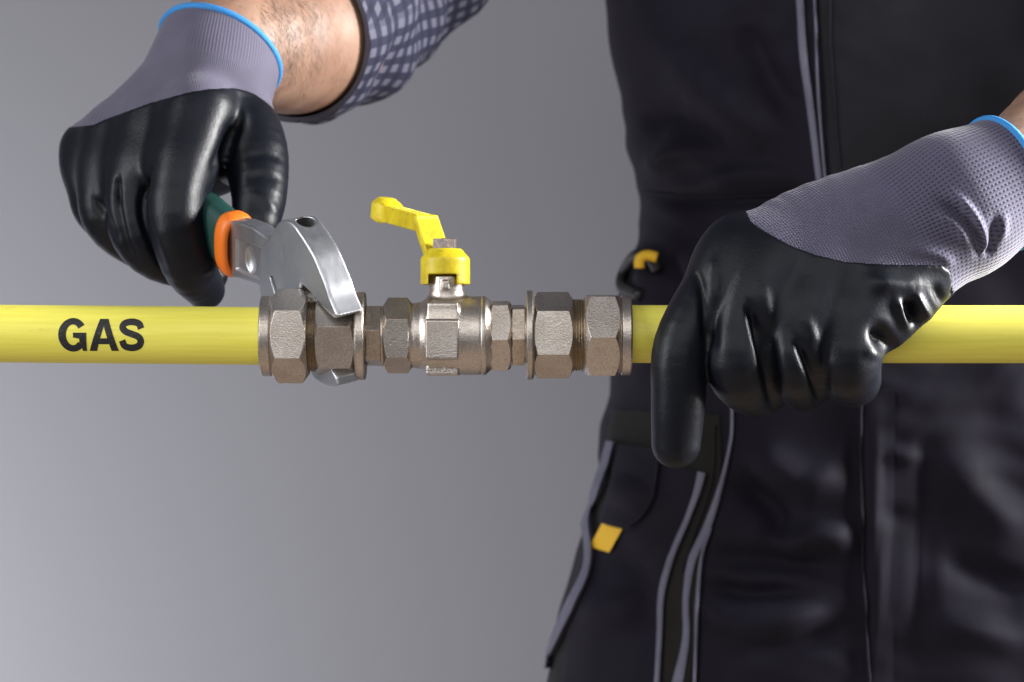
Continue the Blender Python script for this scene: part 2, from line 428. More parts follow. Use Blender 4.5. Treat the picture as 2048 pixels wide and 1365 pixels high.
# ------------------------------------------------------------------ pipes with printed word
def pipe(name, a, b_, r, label, group):
    ax = b_-a; L = np.linalg.norm(ax); ax /= L; u = np.array([0, -1.0, 0]); w = np.cross(ax, u)
    V = []; F = []; n = 96; ri = r-2.3
    rows = [(0, ri), (0, r-.3), (0.3, r)]+[(t, r) for t in np.linspace(5, L-5, 12)]+[(L-.3, r), (L, r-.3), (L, ri)]
    for t, rr in rows:
        for j in range(n):
            th = 2*math.pi*j/n; V.append(a+ax*t+rr*(math.cos(th)*u+math.sin(th)*w))
    m = len(rows)
    for i in range(m):
        i2 = (i+1) % m
        for j in range(n): F.append([i*n+j, i*n+(j+1) % n, i2*n+(j+1) % n, i2*n+j])
    F = [f[::-1] for f in F]
    o = build(name, V, F, M_pipe, sharp=40); o['label'] = label; o['category'] = 'pipe'; o['group'] = group
    return o
pa, pb = P(-700, 661.5), P(560, 672.8)
pipe1 = pipe('gas_pipe', pa, pb, 57.8/S, 'yellow gas pipe printed with the black word GAS', 'yellow gas pipe lengths')
pipe(  'gas_pipe', P(1215, 668.6), P(2760, 669.4), 57.8/S, 'yellow gas pipe without print, held in the gloved hand pointing one finger down', 'yellow gas pipe lengths')
def on_pipe(zx, zy, off):
    px, py = 100+zx/2.785, 300+zy/2.785
    px = 1024+(px-1024)*(D0-12)/D0
    x = X(px); t = (x-pa[0])/(pb[0]-pa[0]); cz = pa[2]+t*(pb[2]-pa[2]); r = 57.8/S
    z = (682.5-py)/S-cz
    return (x, -math.sqrt(max((r+off)**2-z*z, 0.0)), cz+z)
def strip(L, R, off, nx=3, ny=1):
    V = []; F = []
    L = np.array(L, float); R = np.array(R, float); m = len(L)
    for i in range(m):
        for j in range(nx+1):
            q = L[i]+(R[i]-L[i])*j/nx; V.append(on_pipe(q[0], q[1], off))
    for i in range(m-1):
        for j in range(nx):
            F.append([i*(nx+1)+j, i*(nx+1)+j+1, (i+1)*(nx+1)+j+1, (i+1)*(nx+1)+j])
    return V, F
def join(parts):
    V = []; F = []
    for v, f in parts:
        k = len(V); V += [tuple(q) for q in v]; F += [[i+k for i in g] for g in f]
    return np.array(V), F
def facing(V, F):
    """turn letter faces toward the camera"""
    out = []
    for f in F:
        n = np.cross(V[f[1]]-V[f[0]], V[f[2]]-V[f[0]])
        out.append(f if n[1] < 0 else f[::-1])
    return out
# G
an = np.radians(np.linspace(36, 318, 60))
Lo = np.stack([127+80*np.cos(an), 1031-93*np.sin(an)], 1); Li = np.stack([128+38*np.cos(an), 1031-57*np.sin(an)], 1)
g1 = strip(Lo, Li, 0.10, 4)
yy = np.linspace(1019, 1120, 16); g2 = strip(np.stack([np.where(yy < 1052, 129, np.where(yy < 1085, 164, 172+0.25*(yy-1085))), yy], 1), np.stack([yy*0+203, yy], 1), 0.16, 4)
V, F = join([g1, g2]); build('letter_g', V, facing(V, F), M_print, pipe1)
# A
yy = np.linspace(943, 1120, 40); t = (yy-943)/177
lo_l, lo_r = 277-59*t, 324+57*t
in_l = np.where(yy < 985, 300, 300-(yy-985)*0.30); in_r = np.where(yy < 985, 300, 300+(yy-985)*0.30)
leg1 = strip(np.stack([lo_l, yy], 1), np.stack([in_l, yy], 1), 0.10, 3); leg2 = strip(np.stack([in_r, yy], 1), np.stack([lo_r, yy], 1), 0.10, 3)
yb = np.linspace(1050, 1083, 6); bar = strip(np.stack([300-(yb-985)*0.30, yb], 1), np.stack([300+(yb-985)*0.30, yb], 1), 0.10, 3)
V, F = join([leg1, leg2, bar]); build('letter_a', V, facing(V, F), M_print, pipe1)
# S
cl = spline([(508, 997), (494, 970), (455, 959), (416, 968), (405, 992), (424, 1014), (458, 1027), (494, 1043), (506, 1068), (492, 1093), (455, 1103), (416, 1093), (402, 1062)], 7)
tg = np.gradient(cl, axis=0); tg /= np.linalg.norm(tg, axis=1)[:, None]; nn = np.stack([-tg[:, 1], tg[:, 0]], 1)
V, F = join([strip(cl+nn*18.5, cl-nn*18.5, 0.10, 3)]); build('letter_s', V, facing(V, F), M_print, pipe1)

# ------------------------------------------------------------------ compression couplings
CZ = (682.5-671.5)/S
czL = (682.5-672.5)/S; czR = (682.5-670.5)/S
cp = thing('pipe_coupling', (X(628), 0, czL-20), 'nickel brass coupling with the wrench jaws on it, beside the printed pipe', 'coupling', 'compression couplings either side of the valve')
hexpart('nut', 545, 618, 94.5, 32, M_nickel, cp, czL, pre=[(523.5, 66), (523.5, 78), (526, 80.5), (543, 80.5)], s=0.75)
def thread(name, x0, x1, r, parent, cz, n=5):
    rows = []
    xs = np.linspace(x0, x1, n*2+1)
    for i, xx in enumerate(xs): rows.append((X(xx), (r if i % 2 else r-3.0)/S))
    V, F = rev_x(rows, 0, cz, 96); return build(name, V, F, M_brass, parent, sharp=50)
thread('thread', 615, 634, 71, cp, czL)
hexpart('hex_body', 633, 713, 86, 12, M_nickel, cp, czL)
V, F = rev_x([(X(x), r/S) for x, r in ((711, 78), (713, 85), (716, 88), (728, 88), (731, 86), (731, 50))], 0, czL); build('flange', V, F, M_nickel, cp, sharp=25)
hexpart('nipple', 733, 763, 63.5, 10, M_nickel_fine, cp, czL, c0=False, c1=False, pre=[(729, 52), (735, 52), (735, 58)], post=[(763, 58), (764, 61), (768, 61), (769, 50)])
cp2 = thing('pipe_coupling', (X(1155), 0, czR-20), 'nickel brass coupling standing free of the wrench, next to the hand pointing down', 'coupling', 'compression couplings either side of the valve')
hexpart('nipple', 1025, 1049, 65, -8, M_nickel_fine, cp2, czR, c0=False, c1=False, pre=[(1020, 54), (1024, 54), (1024, 58)], post=[(1049, 56), (1056, 56)])
V, F = rev_x([(X(x), r/S) for x, r in ((1053, 50), (1053, 87), (1055, 89.5), (1064, 89.5), (1067, 86), (1069, 80))], 0, czR); build('flange', V, F, M_nickel, cp2, sharp=25)
hexpart('hex_body', 1066, 1146, 86.5, 33, M_nickel, cp2, czR)
thread('thread', 1144, 1170, 73, cp2, czR)
hexpart('nut', 1168, 1240, 91, -3, M_nickel, cp2, czR, post=[(1243, 80.5), (1259, 80.5), (1262, 78), (1262, 66)], s=0.75)

# ------------------------------------------------------------------ ball valve
vl = thing('ball_valve', (X(893), 0, CZ-17), 'nickel brass ball valve with a yellow lever handle between the couplings', 'valve')
zc = CZ; xc = X(893); ZZ = lambda py: (682.5-py)/S
ex, ey, ez = np.eye(3)
def f_body(Q):
    q = Q-np.array([0, 0, zc]); r = np.hypot(q[:, 1], q[:, 2])
    barrel = prof_x(Q, 0, zc, [(X(832), 0), (X(832), 64/S), (X(840), 66/S), (X(862), 79/S), (X(960.5), 79/S), (X(961.5), 77.2/S), (X(963), 77.2/S), (X(964), 79.3/S), (X(971), 79.3/S), (X(985), 66/S), (X(985), 0)])
    neck = prof_x(Q, 0, zc, [(X(818), 0), (X(818), 69/S), (X(826), 64/S), (X(838), 63.5/S), (X(838), 0)])
    d = smin(barrel, neck, 1.5)
    tower = cyl(Q, np.array([xc, 0, 0]), ez, 35.5/S, 0, ZZ(553), 0.4)
    d = smin(d, tower, 2.6)
    # saddle under the tower, pad and plate on the barrel
    d = smin(d, obox(Q, np.array([X(887), -1.5, zc+7]), (ex, ey, ez), (31/S, 13.7, 7.3), 1.2), 2.2)
    d = smin(d, obox(Q, np.array([X(886), -8, ZZ(680)]), (ex, ey, ez), (32/S, 10.3, 39/S), 0.5), 0.5)
    d = smin(d, obox(Q, np.array([X(886), -5, ZZ(741.5)]), (ex, ey, ez), (32/S, 5.6, 9.5/S), 0.4), 0.4)
    # stop lug on the tower
    d = smin(d, obox(Q, np.array([X(892), -35.5/S-0.3, ZZ(571)]), (ex, ey, ez), (7/S, 1.3, 9/S), 0.4), 0.5)
    return d
V, F = nets(f_body, (X(812), -19, zc-19), (X(990), 19, ZZ(548)), 0.42); V = smooth(V, F, 2)
build('body', V, F, M_nickel, vl)
hexpart('hex_end', 768, 824, 76, 25, M_nickel, vl, CZ, c0=True, c1=True)
hexpart('hex_end', 978, 1023, 75.5, -7, M_nickel, vl, CZ, c0=True, c1=True)
# raised marks on the lower plate
yf = -10.6
marks = []
for pts in ([(857, 736), (861, 741), (866, 741), (867, 736)], [(873, 735), (876, 741), (879, 737), (881, 742), (883, 735)], [(888, 737), (893, 735), (894, 738), (889, 742), (895, 742)]):
    marks.append(tube([(X(a), yf-0.05, ZZ(c)) for a, c in pts], 0.22, 6))
V, F = join(marks); build('cast_mark', V, F, M_nickel, vl)
# handle: cap + lever
xk = X(890.5)
def f_cap(Q):
    d = prof_z(Q, xk, 0, [(0, ZZ(497.5)), (31/S, ZZ(497.5)), (33/S, ZZ(499)), (48.5/S, ZZ(516)), (49.5/S, ZZ(520)), (49.5/S, ZZ(568)), (48.5/S, ZZ(570)), (43/S, ZZ(570)), (43/S, ZZ(548)), (0, ZZ(548))])
    cut = obox(Q, np.array([X(886), -12, ZZ(562)]), (ex, ey, ez), (28/S, 14, 12.2/S), 0.5)
    return smax(d, -cut, 0.3)
u_l = np.array([-math.sin(math.radians(30)), math.cos(math.radians(30)), 0]); w_l = np.array([math.cos(math.radians(30)), math.sin(math.radians(30)), 0])
A0, A1, A2 = P(878, 506, 4.5), P(853, 432, 13), P(778, 411, 42)
def chan(Q, a, b, half_w, top, drop, cut=True):
    ax = (b-a)/np.linalg.norm(b-a); nrm = np.cross(w_l, ax); nrm = nrm if nrm[2] > 0 else -nrm
    if abs(nrm[2]) < .05: nrm = -nrm
    wd = np.cross(ax, nrm); L = np.linalg.norm(b-a)
    c = (a+b)/2
    o = obox(Q, c-nrm*drop/2, (ax, wd, nrm), (L/2+0.6, half_w, drop/2), 0.5)
    if cut: o = smax(o, -obox(Q, c-nrm*(drop/2+top), (ax, wd, nrm), (L/2-1.0, half_w-1.5, drop/2), 0.3), 0.3)
    return o
def f_lever(Q):
    d = chan(Q, A0, A1, 6.0, 1.8, 3.6)
    s2 = chan(Q, A1+np.array([0, 0, 0.2]), A2, 5.4, 2.0, 7.2)
    d = smin(d, s2, 0.8)
    ax = (A2-A1)/np.linalg.norm(A2-A1); up = np.cross(ax, w_l); up = up if up[2] > 0 else -up
    c = A2+ax*1.5+w_l*-0.8
    e = smin(cyl(Q, c, up, 6.5, -7.2, 1.6, 1.6), cyl(Q, c+up*1.6, up, 4.6, -1.0, 1.6, 1.4), 2.0)
    e = smax(e, -cyl(Q, c, up, 4.6, -10, -2.0, 1.0), 0.8)
    return smin(d, e, 3.0)
f_h = lambda Q: smin(f_cap(Q), f_lever(Q), 0.8)
V, F = nets(f_h, (X(715), -12.5, ZZ(573)), (X(944), 60, ZZ(375)), 0.45); V = smooth(V, F, 2)
hd = build('handle', V, F, M_yel, vl)
# embossed bars on the lever top
ax2 = (A2-A1)/np.linalg.norm(A2-A1); n2 = np.cross(ax2, w_l); n2 = n2 if n2[2] > 0 else -n2
parts = []
for i in range(9):
    t = 4+i*2.9; c = A1+ax2*t+n2*0.12
    for s0, s1 in ((-3.2, -0.6), (0.4, 3.2)):
        parts.append(tube([c+w_l*s0+ax2*(0.4 if i % 2 else -0.3), c+w_l*(s0+s1)/2+ax2*0.5, c+w_l*s1], 0.32, 6))
V, F = join(parts); build('embossing', V, F, M_yel, hd)
# bolt (hexagon standing upright)
def hex_z(cx, cy, z0, z1, R, al, ch):
    n = 72; V = []; F = []; A = R*math.cos(math.pi/6); th = np.arange(n)*2*math.pi/n+al
    rh = A/np.cos((th-al) % (math.pi/3)-math.pi/6); rr = A*0.97
    rows = [(np.full(n, z0), rh), (z1-(rh-rr)*ch, rh), (np.full(n, z1), np.full(n, rr)), (np.full(n, z1), np.full(n, rr*0.55)), (np.full(n, z1-0.5), np.full(n, rr*0.48))]
    for z, r in rows:
        V.append(np.stack([cx+r*np.sin(th), cy-r*np.cos(th), z], 1))
    for i in range(len(rows)-1):
        for j in range(n): F.append([i*n+j, i*n+(j+1) % n, (i+1)*n+(j+1) % n, (i+1)*n+j])
    F.append(list(range(n))[::-1]); F.append([(len(rows)-1)*n+j for j in range(n)])
    return np.concatenate(V), F
V, F = hex_z(X(889.5), 0, ZZ(498), ZZ(478), 25/S, math.radians(-8), 0.5); build('bolt', V, F, M_bolt, vl, sharp=20)

# ------------------------------------------------------------------ adjustable wrench
wr = thing('adjustable_wrench', P(600, 560, 30), 'adjustable wrench with chrome head, orange collar and green grip, gripping the coupling', 'wrench')
wn = np.array([0.83, 0.50, 0.22]); wn /= np.linalg.norm(wn)                     # through the thickness, to the right and away
wa = np.array([-0.48, 0.77, 0.42]); wa -= wn*(wa@wn); wa /= np.linalg.norm(wa)  # head to grip
wb = np.cross(wn, wa); wb = wb if wb[2] > 0 else -wb
tipL = P(670, 636, -22.0)
camp = np.array([0, -D0, 0.0])
def on_plane(px, py, off=0.0):
    """where the sight line meets the wrench's left side plane, as (s, t)"""
    d = P(px, py, 0)-camp; o0 = tipL+wn*off; k = ((o0-camp)@wn)/(d@wn); q = camp+d*k-tipL
    return (-(q@wa), q@wb)
TH = 13.2
head_px = [(675, 633), (670, 622), (660, 598), (652, 573), (640, 543), (627, 513), (612, 487), (598, 466), (588, 452), (577, 443), (565, 441), (555, 446), (547, 458), (540, 474),
           (528, 484), (520, 500), (516, 540), (518, 585), (522, 625), (560, 640), (600, 640), (596, 592), (602, 570), (618, 585), (636, 607), (660, 632), (668, 638)]
head_px = [head_px[0]]+[tuple(p) for p in spline(head_px[1:19], 4)]+head_px[19:]
head_st = [on_plane(*p) for p in head_px]
def st_coords(Q):
    q = Q-tipL; return -(q@wa), q@wb, q@wn
def extrude(Q, poly, w0, w1, rnd=0.6):
    s, t, w = st_coords(Q)
    a = poly_sdf(s, t, poly)+rnd; b_ = np.abs(w-(w0+w1)/2)-((w1-w0)/2-rnd)
    return np.hypot(np.maximum(a, 0), np.maximum(b_, 0))+np.minimum(np.maximum(a, b_), 0)-rnd
hole_c = None
st_h = on_plane(584, 449)
hole_c = tipL-wa*st_h[0]+wb*st_h[1]+wn*(TH*0.52)
hole_ax = wb*0.86-wa*0.5; hole_ax /= np.linalg.norm(hole_ax)
def f_head(Q):
    d = extrude(Q, head_st, 0, TH, 1.3)
    slot = [on_plane(*p) for p in ((539, 553), (544, 552), (563, 596), (552, 598))]
    d = smax(d, -extrude(Q, slot, -2, TH+2, 0.2), 0.4)
    d = smax(d, -cyl(Q, hole_c, hole_ax, 4.1, -11, 6, 0.2), 0.5)
    return d
lo = tipL+np.array([-48, -8, -12]); hi = tipL+np.array([30, 75, 55])
V, F = nets(f_head, lo, hi, 0.42); V = smooth(V, F, 10)
build('head', V, F, M_chrome, wr, sharp=None)
V, F = tube([hole_c+hole_ax*t for t in (-10.5, -8, -4, -2.5)], [3.9, 4.25, 4.3, 4.2], 28); F = F[:-1]
build('hole_shade', V, [f[::-1] for f in F[:-1]]+[F[-1][::-1]], M_dark, wr)  # dark tube added so the hole looks shaded inside
# shank
sh_px = [(552, 470), (541, 479), (520, 474), (495, 456), (470, 447), (420, 440), (400, 500), (436, 552), (470, 560), (505, 573), (528, 592), (552, 592)]
sh_st = [on_plane(*p) for p in sh_px]
def f_shank(Q):
    d = extrude(Q, sh_st, 2.0, TH-2.4, 0.8)
    inset = [on_plane(*p) for p in ((464, 480), (500, 492), (530, 508), (533, 574), (512, 562), (484, 550), (464, 540))]
    d = smax(d, -extrude(Q, inset, -2.0, 3.1, 0.5), 0.4)
    for (px, py, rs, rt) in ((489, 524, 5.0, 6.5), (516, 546, 4.2, 5.0)):
        s0, t0 = on_plane(px, py); c = tipL-wa*s0+wb*t0+wn*2.6
        q = Q-c; qq = np.stack([(q@wa)/rs, (q@wb)/rt, (q@wn)/3.2], 1)
        d = smax(d, -(np.linalg.norm(qq, axis=1)-1)*2.4, 0.4)
    return d
lo = tipL+np.array([-80, 20, -5]); hi = tipL+np.array([0, 135, 60])
V, F = nets(f_shank, lo, hi, 0.5); V = smooth(V, F, 2)
build('shank', V, F, M_chrome, wr)
# movable jaw hooked under the coupling
jaw_px = [(618, 744), (628, 759), (645, 770), (662, 774), (676, 772), (672, 756), (660, 735), (640, 716), (600, 690), (570, 660), (560, 690), (590, 724)]
o2 = P(640, 760, 2.0)
def on_plane2(px, py):
    d = P(px, py, 0)-camp; k = ((o2-camp)@wn)/(d@wn); q = camp+d*k-tipL
    return (-(q@wa), q@wb)
w_off = (o2-tipL)@wn
jaw_st = [on_plane2(*p) for p in jaw_px]
V, F = nets(lambda Q: extrude(Q, jaw_st, w_off, w_off+TH, 0.7), o2+np.array([-30, -30, -10]), o2+np.array([40, 70, 30]), 0.6); V = smooth(V, F, 2)
build('jaw', V, F, M_chrome, wr)
# worm screw in the window between head and jaw
sw = []
c0 = tipL-wa*on_plane(566, 592)[0]+wb*on_plane(566, 592)[1]+wn*TH*0.5
rows = [c0+wb*(i*0.7-7) for i in range(21)]
V, F = tube(rows, [4.4 if i % 3 else 3.2 for i in range(21)], 24); build('worm_screw', V, F, M_dark, wr, sharp=40)
# grip: rounded sleeve with orange collar
sg = on_plane(452, 500); gc = tipL-wa*sg[0]+wb*sg[1]+wn*TH*0.5; gdir = wa.copy()
gn = wn-gdir*(wn@gdir); gn /= np.linalg.norm(gn); gb = np.cross(gn, gdir); gb = gb if gb[2] > 0 else -gb
def sleeve(t_r, hw, hb, n=48):
    V = []; F = []
    for t, k in t_r:
        for j in range(n):
            a = 2*math.pi*j/n; c_, s_ = math.cos(a), math.sin(a)
            V.append(gc+gdir*t+gn*(hw*k*np.sign(c_)*abs(c_)**0.7)+gb*(hb*(1-(1-k)*hw/hb)*np.sign(s_)*abs(s_)**0.75))
    for i in range(len(t_r)-1):
        for j in range(n): F.append([i*n+j, i*n+(j+1) % n, (i+1)*n+(j+1) % n, (i+1)*n+j])
    F.append(list(range(n))[::-1]); F.append([(len(t_r)-1)*n+j for j in range(n)])
    return np.array(V), F
V, F = sleeve([(4.0, 0.9), (5, 0.94), (30, 1.0), (80, 0.96), (118, 0.92), (124, 0.8), (127, 0.5)], 8.0, 14.4); build('grip', V, F, M_green, wr, sharp=40)
V, F = sleeve([(6.0, 0.58), (1.6, 0.60), (-0.6, 0.68), (-1.5, 0.80), (-1.0, 0.93), (0.4, 1.02), (2.5, 1.06), (5.5, 1.04), (7.4, 0.99)], 9.0, 15.2); build('collar', V, F, M_orange, wr)

# ------------------------------------------------------------------ person
person = thing('person', P(1850, 1650, 380), 'worker in dark overalls and black coated gloves, working on the yellow pipe', 'person')

# --- overalls
cxw = P(1850, 600, 400)[0]; DC = 400.0; FRONT = 270.0
edge = [(-420, 1195), (-200, 1203), (0, 1209), (60, 1216), (120, 1227), (200, 1240), (280, 1254), (340, 1268), (390, 1278), (440, 1281), (490, 1277), (525, 1262), (560, 1247), (600, 1236), (660, 1228), (720, 1222), (790, 1218),
        (830, 1210), (880, 1200), (940, 1194), (1000, 1186), (1050, 1170), (1100, 1154), (1180, 1136), (1260, 1116), (1365, 1092), (1500, 1066), (1650, 1040)]
ey_, exx = zip(*edge)
rowsy = np.arange(-420, 1650, 7.0); nA = 260
V = []
for py in rowsy:
    pl = np.interp(py, ey_, exx); pt = P(pl, py, DC); hw = cxw-pt[0]; z = pt[2]
    hdp = 122+6*math.sin((py-300)/420.0)
    a = np.linspace(0, 2*math.pi, nA, endpoint=False)
    cs, sn = np.cos(a), np.sin(a); n_ = 2.35
    V.append(np.stack([cxw-hw*np.sign(cs)*np.abs(cs)**(2/n_), DC-hdp*np.sign(sn)*np.abs(sn)**(2/n_), np.full(nA, z)], 1))
V = np.concatenate(V); F = []
for i in range(len(rowsy)-1):
    for j in range(nA): F.append([i*nA+j, (i+1)*nA+j, (i+1)*nA+(j+1) % nA, i*nA+(j+1) % nA])
F = np.array(F)
# folds
def folds(V, F):
    N = vnormals(V, F); x, y = proj(V)
    d = (1.3*np.sin(x/63+y/91+1.2*np.sin(y/140))+1.0*np.sin(x/38-y/57+1.5*np.sin(x/110))+0.7*np.sin(y/29+x/75))
    d = d+0.55*np.sin(x/13+y/31+2.0*np.sin(y/47+x/90))*np.clip(np.sin(x/120+y/75)+0.2, 0, 1)+0.5*np.sin(y/11-x/37+2.2*np.sin(x/61))*np.clip(np.sin(y/95-x/140)+0.1, 0, 1)
    return V+N*(d*0.9)[:, None]
V = folds(V, F)
tor_strokes = [
    ([(1275, 392), (1400, 402), (1560, 396), (1750, 400)], 14, -4.0), ([(1290, 345), (1360, 300), (1440, 312)], 22, 5.0), ([(1290, 250), (1350, 230), (1480, 330)], 30, -5.0),
    ([(1330, 60), (1440, 200), (1560, 300)], 45, 6.0), ([(1480, 20), (1530, 140), (1590, 240)], 30, -5.0), ([(1400, 370), (1500, 350), (1600, 360)], 20, 4.0),
    ([(1255, 470), (1300, 520), (1280, 590)], 22, 5), ([(1310, 500), (1350, 560), (1340, 620)], 20, -5),
    ([(1470, 960), (1540, 1010), (1560, 1070)], 24, -6.0), ([(1500, 900), (1600, 960), (1680, 950)], 38, 6.0), ([(1560, 1110), (1640, 1070), (1700, 1080)], 26, 5.5), ([(1420, 1110), (1540, 1120), (1690, 1140)], 26, -5.0),
    ([(1410, 1200), (1460, 1240), (1560, 1245), (1690, 1200)], 30, 5.0), ([(1420, 1170), (1500, 1190), (1600, 1180)], 18, -4.0), ([(1480, 1310), (1600, 1290), (1720, 1240)], 26, -4.0),
    ([(1716, 800), (1718, 1000), (1722, 1150), (1730, 1365)], 9, -4.5), ([(1745, 810), (1748, 1000), (1752, 1365)], 18, 2.5), ([(1850, 830), (1846, 1100), (1840, 1365)], 10, -3.0),
    ([(1760, 900), (1840, 920)], 16, 2.5), ([(1760, 1020), (1830, 1040)], 18, -2.5), ([(1900, 900), (1960, 1000), (2040, 1060)], 34, 5.0), ([(1890, 1100), (1980, 1160), (2048, 1170)], 30, -5.0), ([(1880, 1250), (1960, 1260), (2048, 1300)], 30, 4.5),
    ([(1180, 1000), (1240, 980), (1300, 1000)], 26, 3.0), ([(1150, 1180), (1220, 1220), (1300, 1200)], 34, 4.0), ([(1230, 1100), (1280, 1150), (1300, 1260)], 26, -4.0)]
V = sculpt(V, F, [(a, b_, 1.5*c) for a, b_, c in tor_strokes])
topc, botc = len(V), len(V)+1
V = np.vstack([V, [[cxw, DC, V[0, 2]], [cxw, DC, V[-1, 2]]]]); Fl = F.tolist(); L0 = (len(rowsy)-1)*nA
for j in range(nA):
    Fl.append([topc, j, (j+1) % nA]); Fl.append([botc, L0+(j+1) % nA, L0+j])
overalls = build('overalls', V, Fl, M_navy, person)
BV = BVHTree.FromPolygons([Vector(v) for v in V], Fl)
def drape(px, py):
    d = P(px, py, 0)-camp; d /= np.linalg.norm(d)
    for k in range(60):
        h_ = BV.ray_cast(Vector(camp), Vector(d))
        if h_[0] is not None: return np.array(h_[0]), np.array(h_[1])
        d = P(px+4*(k+1), py, 0)-camp; d /= np.linalg.norm(d)
    q = P(px, py, DC); return q, np.array([-.7, -.7, 0])
def panel(name, left, right, off, mat_, parent, n=40, m=14, puff=0.0, **kw):
    """cloth patch laid on the overalls between two edge lines, with a turned edge"""
    Lp = spline(left, 10); Rp = spline(right, 10)
    def res(p):
        s = np.r_[0, np.cumsum(np.linalg.norm(np.diff(p, axis=0), axis=1))]; t = np.linspace(0, s[-1], n)
        return np.stack([np.interp(t, s, p[:, 0]), np.interp(t, s, p[:, 1])], 1)
    Lp, Rp = res(Lp), res(Rp); V = np.zeros((n+2, m+3, 3))
    for i in range(n+2):
        ii = min(max(i-1, 0), n-1)
        for j in range(m+3):
            jj = min(max(j-1, 0), m); q = Lp[ii]+(Rp[ii]-Lp[ii])*jj/m
            p, nr = drape(q[0], q[1])
            edge_ = i in (0, n+1) or j in (0, m+2)
            o_ = -1.0 if edge_ else off+puff*math.sin(math.pi*jj/m)
            n2_ = nr*0.35+np.array([0, -0.75, 0]); n2_ /= np.linalg.norm(n2_); V[i, j] = p+n2_*o_
    V = V.reshape(-1, 3); w = m+3; F = []
    for i in range(n+1):
        for j in range(w-1): F.append([i*w+j, (i+1)*w+j, (i+1)*w+j+1, i*w+j+1])
    return build(name, V, F, mat_, parent, sharp=60, **kw)
def ribbon(name, pts, widths, off, mat_, parent, n=70, **kw):
    c = spline(pts, 10); s = np.r_[0, np.cumsum(np.linalg.norm(np.diff(c, axis=0), axis=1))]; t = np.linspace(0, s[-1], n)
    c = np.stack([np.interp(t, s, c[:, 0]), np.interp(t, s, c[:, 1])], 1); tg = np.gradient(c, axis=0); tg /= np.linalg.norm(tg, axis=1)[:, None]
    nn = np.stack([-tg[:, 1], tg[:, 0]], 1); w = np.interp(np.linspace(0, 1, n), np.linspace(0, 1, len(widths)), widths)[:, None]/2
    return panel(name, (c+nn*w)[::3], (c-nn*w)[::3], off, mat_, parent, n, 4, 0.8, **kw)
panel('bib_panel', [(1645, -200), (1640, 0), (1650, 150), (1662, 352)], [(2300, -200), (2300, 0), (2250, 150), (2200, 330)], 1.4, M_grey, overalls, 40, 30)
ribbon('trim', [(1588, -150), (1600, 10), (1606, 110), (1622, 230), (1638, 360)], [12, 14, 15, 14, 12], 2.0, M_pipe_grey, overalls)
ribbon('trim', [(1622, -150), (1630, 20), (1636, 190), (1650, 360)], [5, 5, 5, 5], 2.2, M_pipe_grey, overalls)
panel('side_panel', [(1224, 820), (1196, 960), (1150, 1150), (1098, 1365), (1060, 1500)], [(1440, 830), (1440, 960), (1400, 1150), (1380, 1365), (1370, 1500)], 1.2, M_olive, overalls, 50, 22)
panel('cargo_pocket', [(1240, 905), (1222, 1000), (1190, 1100), (1140, 1250), (1120, 1400)], [(1398, 945), (1376, 1030), (1335, 1130), (1320, 1250), (1312, 1400)], 3.0, M_navy, overalls, 40, 16, 3.0)
panel('pocket_flap', [(1240, 890), (1224, 975), (1204, 1045)], [(1330, 900), (1318, 985), (1292, 1038), (1268, 1062)], 6.5, M_navy, overalls, 26, 12, 1.5)
ribbon('trim', [(1228, 884), (1216, 930), (1200, 980), (1180, 1035), (1184, 1100), (1176, 1150), (1140, 1225), (1112, 1290), (1092, 1335)], [14, 15, 12, 14, 12, 14, 17, 12, 7], 9.0, M_pipe_grey, overalls)
ribbon('trim', [(1404, 945), (1394, 985), (1372, 1045), (1342, 1115), (1324, 1190), (1320, 1270), (1312, 1380), (1300, 1450)], [15, 11, 11, 12, 11, 10, 10, 10], 4.0, M_pipe_grey, overalls)
ribbon('trim', [(1464, 815), (1462, 880), (1440, 975), (1412, 1060), (1384, 1120), (1372, 1200), (1372, 1280), (1352, 1380), (1340, 1450)], [5, 6, 10, 16, 16, 12, 14, 22, 22], 2.4, M_pipe_grey, overalls)
ribbon('trim', [(1422, 1056), (1404, 1110), (1396, 1180), (1392, 1280), (1388, 1380)], [5, 6, 7, 6, 5], 3.0, M_pipe_grey, overalls)
panel('fly_placket', [(1717, 780), (1718, 1000), (1724, 1200), (1736, 1420)], [(1790, 780), (1788, 1000), (1786, 1200), (1786, 1420)], 1.6, M_navy, overalls, 40, 12)
ribbon('waist_seam', [(1283, 384), (1400, 396), (1560, 392), (1740, 398), (1950, 400)], [7, 6, 6, 6, 6], 0.9, M_navy, overalls)
for pts, off_ in (([(1323, 912), (1311, 985), (1284, 1036), (1262, 1054)], 9.0), ([(1723, 790), (1725, 1000), (1731, 1200), (1742, 1400)], 3.2), ([(1664, -100), (1660, 60), (1668, 200), (1680, 345)], 2.6),
                  ([(1430, 850), (1424, 960), (1392, 1060), (1362, 1150)], 2.2)):
    ribbon('stitching', pts, [3, 3, 3], off_, M_stitch, overalls, 50)
# belt loop lump with yellow tab at the hip, and the tab under the pocket flap
def tab(pts, thick, parent, label):
    a = [drape(*q) for q in pts]; ctr = []
    tn = np.array([-0.1, -0.99, 0.0]); V = [p+tn*7.5 for p, nr in a]+[p+tn*(7.5+thick) for p, nr in a]
    F = [[3, 2, 1, 0], [4, 5, 6, 7]]+[[i, (i+1) % 4, 4+(i+1) % 4, 4+i] for i in range(4)]
    return build('yellow_tab', np.array(V), F, M_tab, parent, sharp=30, label=label)
tab([(1206, 1044), (1246, 1056), (1220, 1103), (1181, 1091)], 1.2, overalls, 'yellow fabric tab under the thigh pocket flap')
p0 = drape(1286, 545)
loop = []
for px, py, o_ in ((1282, 592, 2), (1252, 574, 9), (1262, 540, 12), (1284, 512, 12), (1308, 516, 10), (1318, 540, 3)):
    p, nr = drape(px, py); loop.append(p+np.array([-.3, -1, 0])*o_)
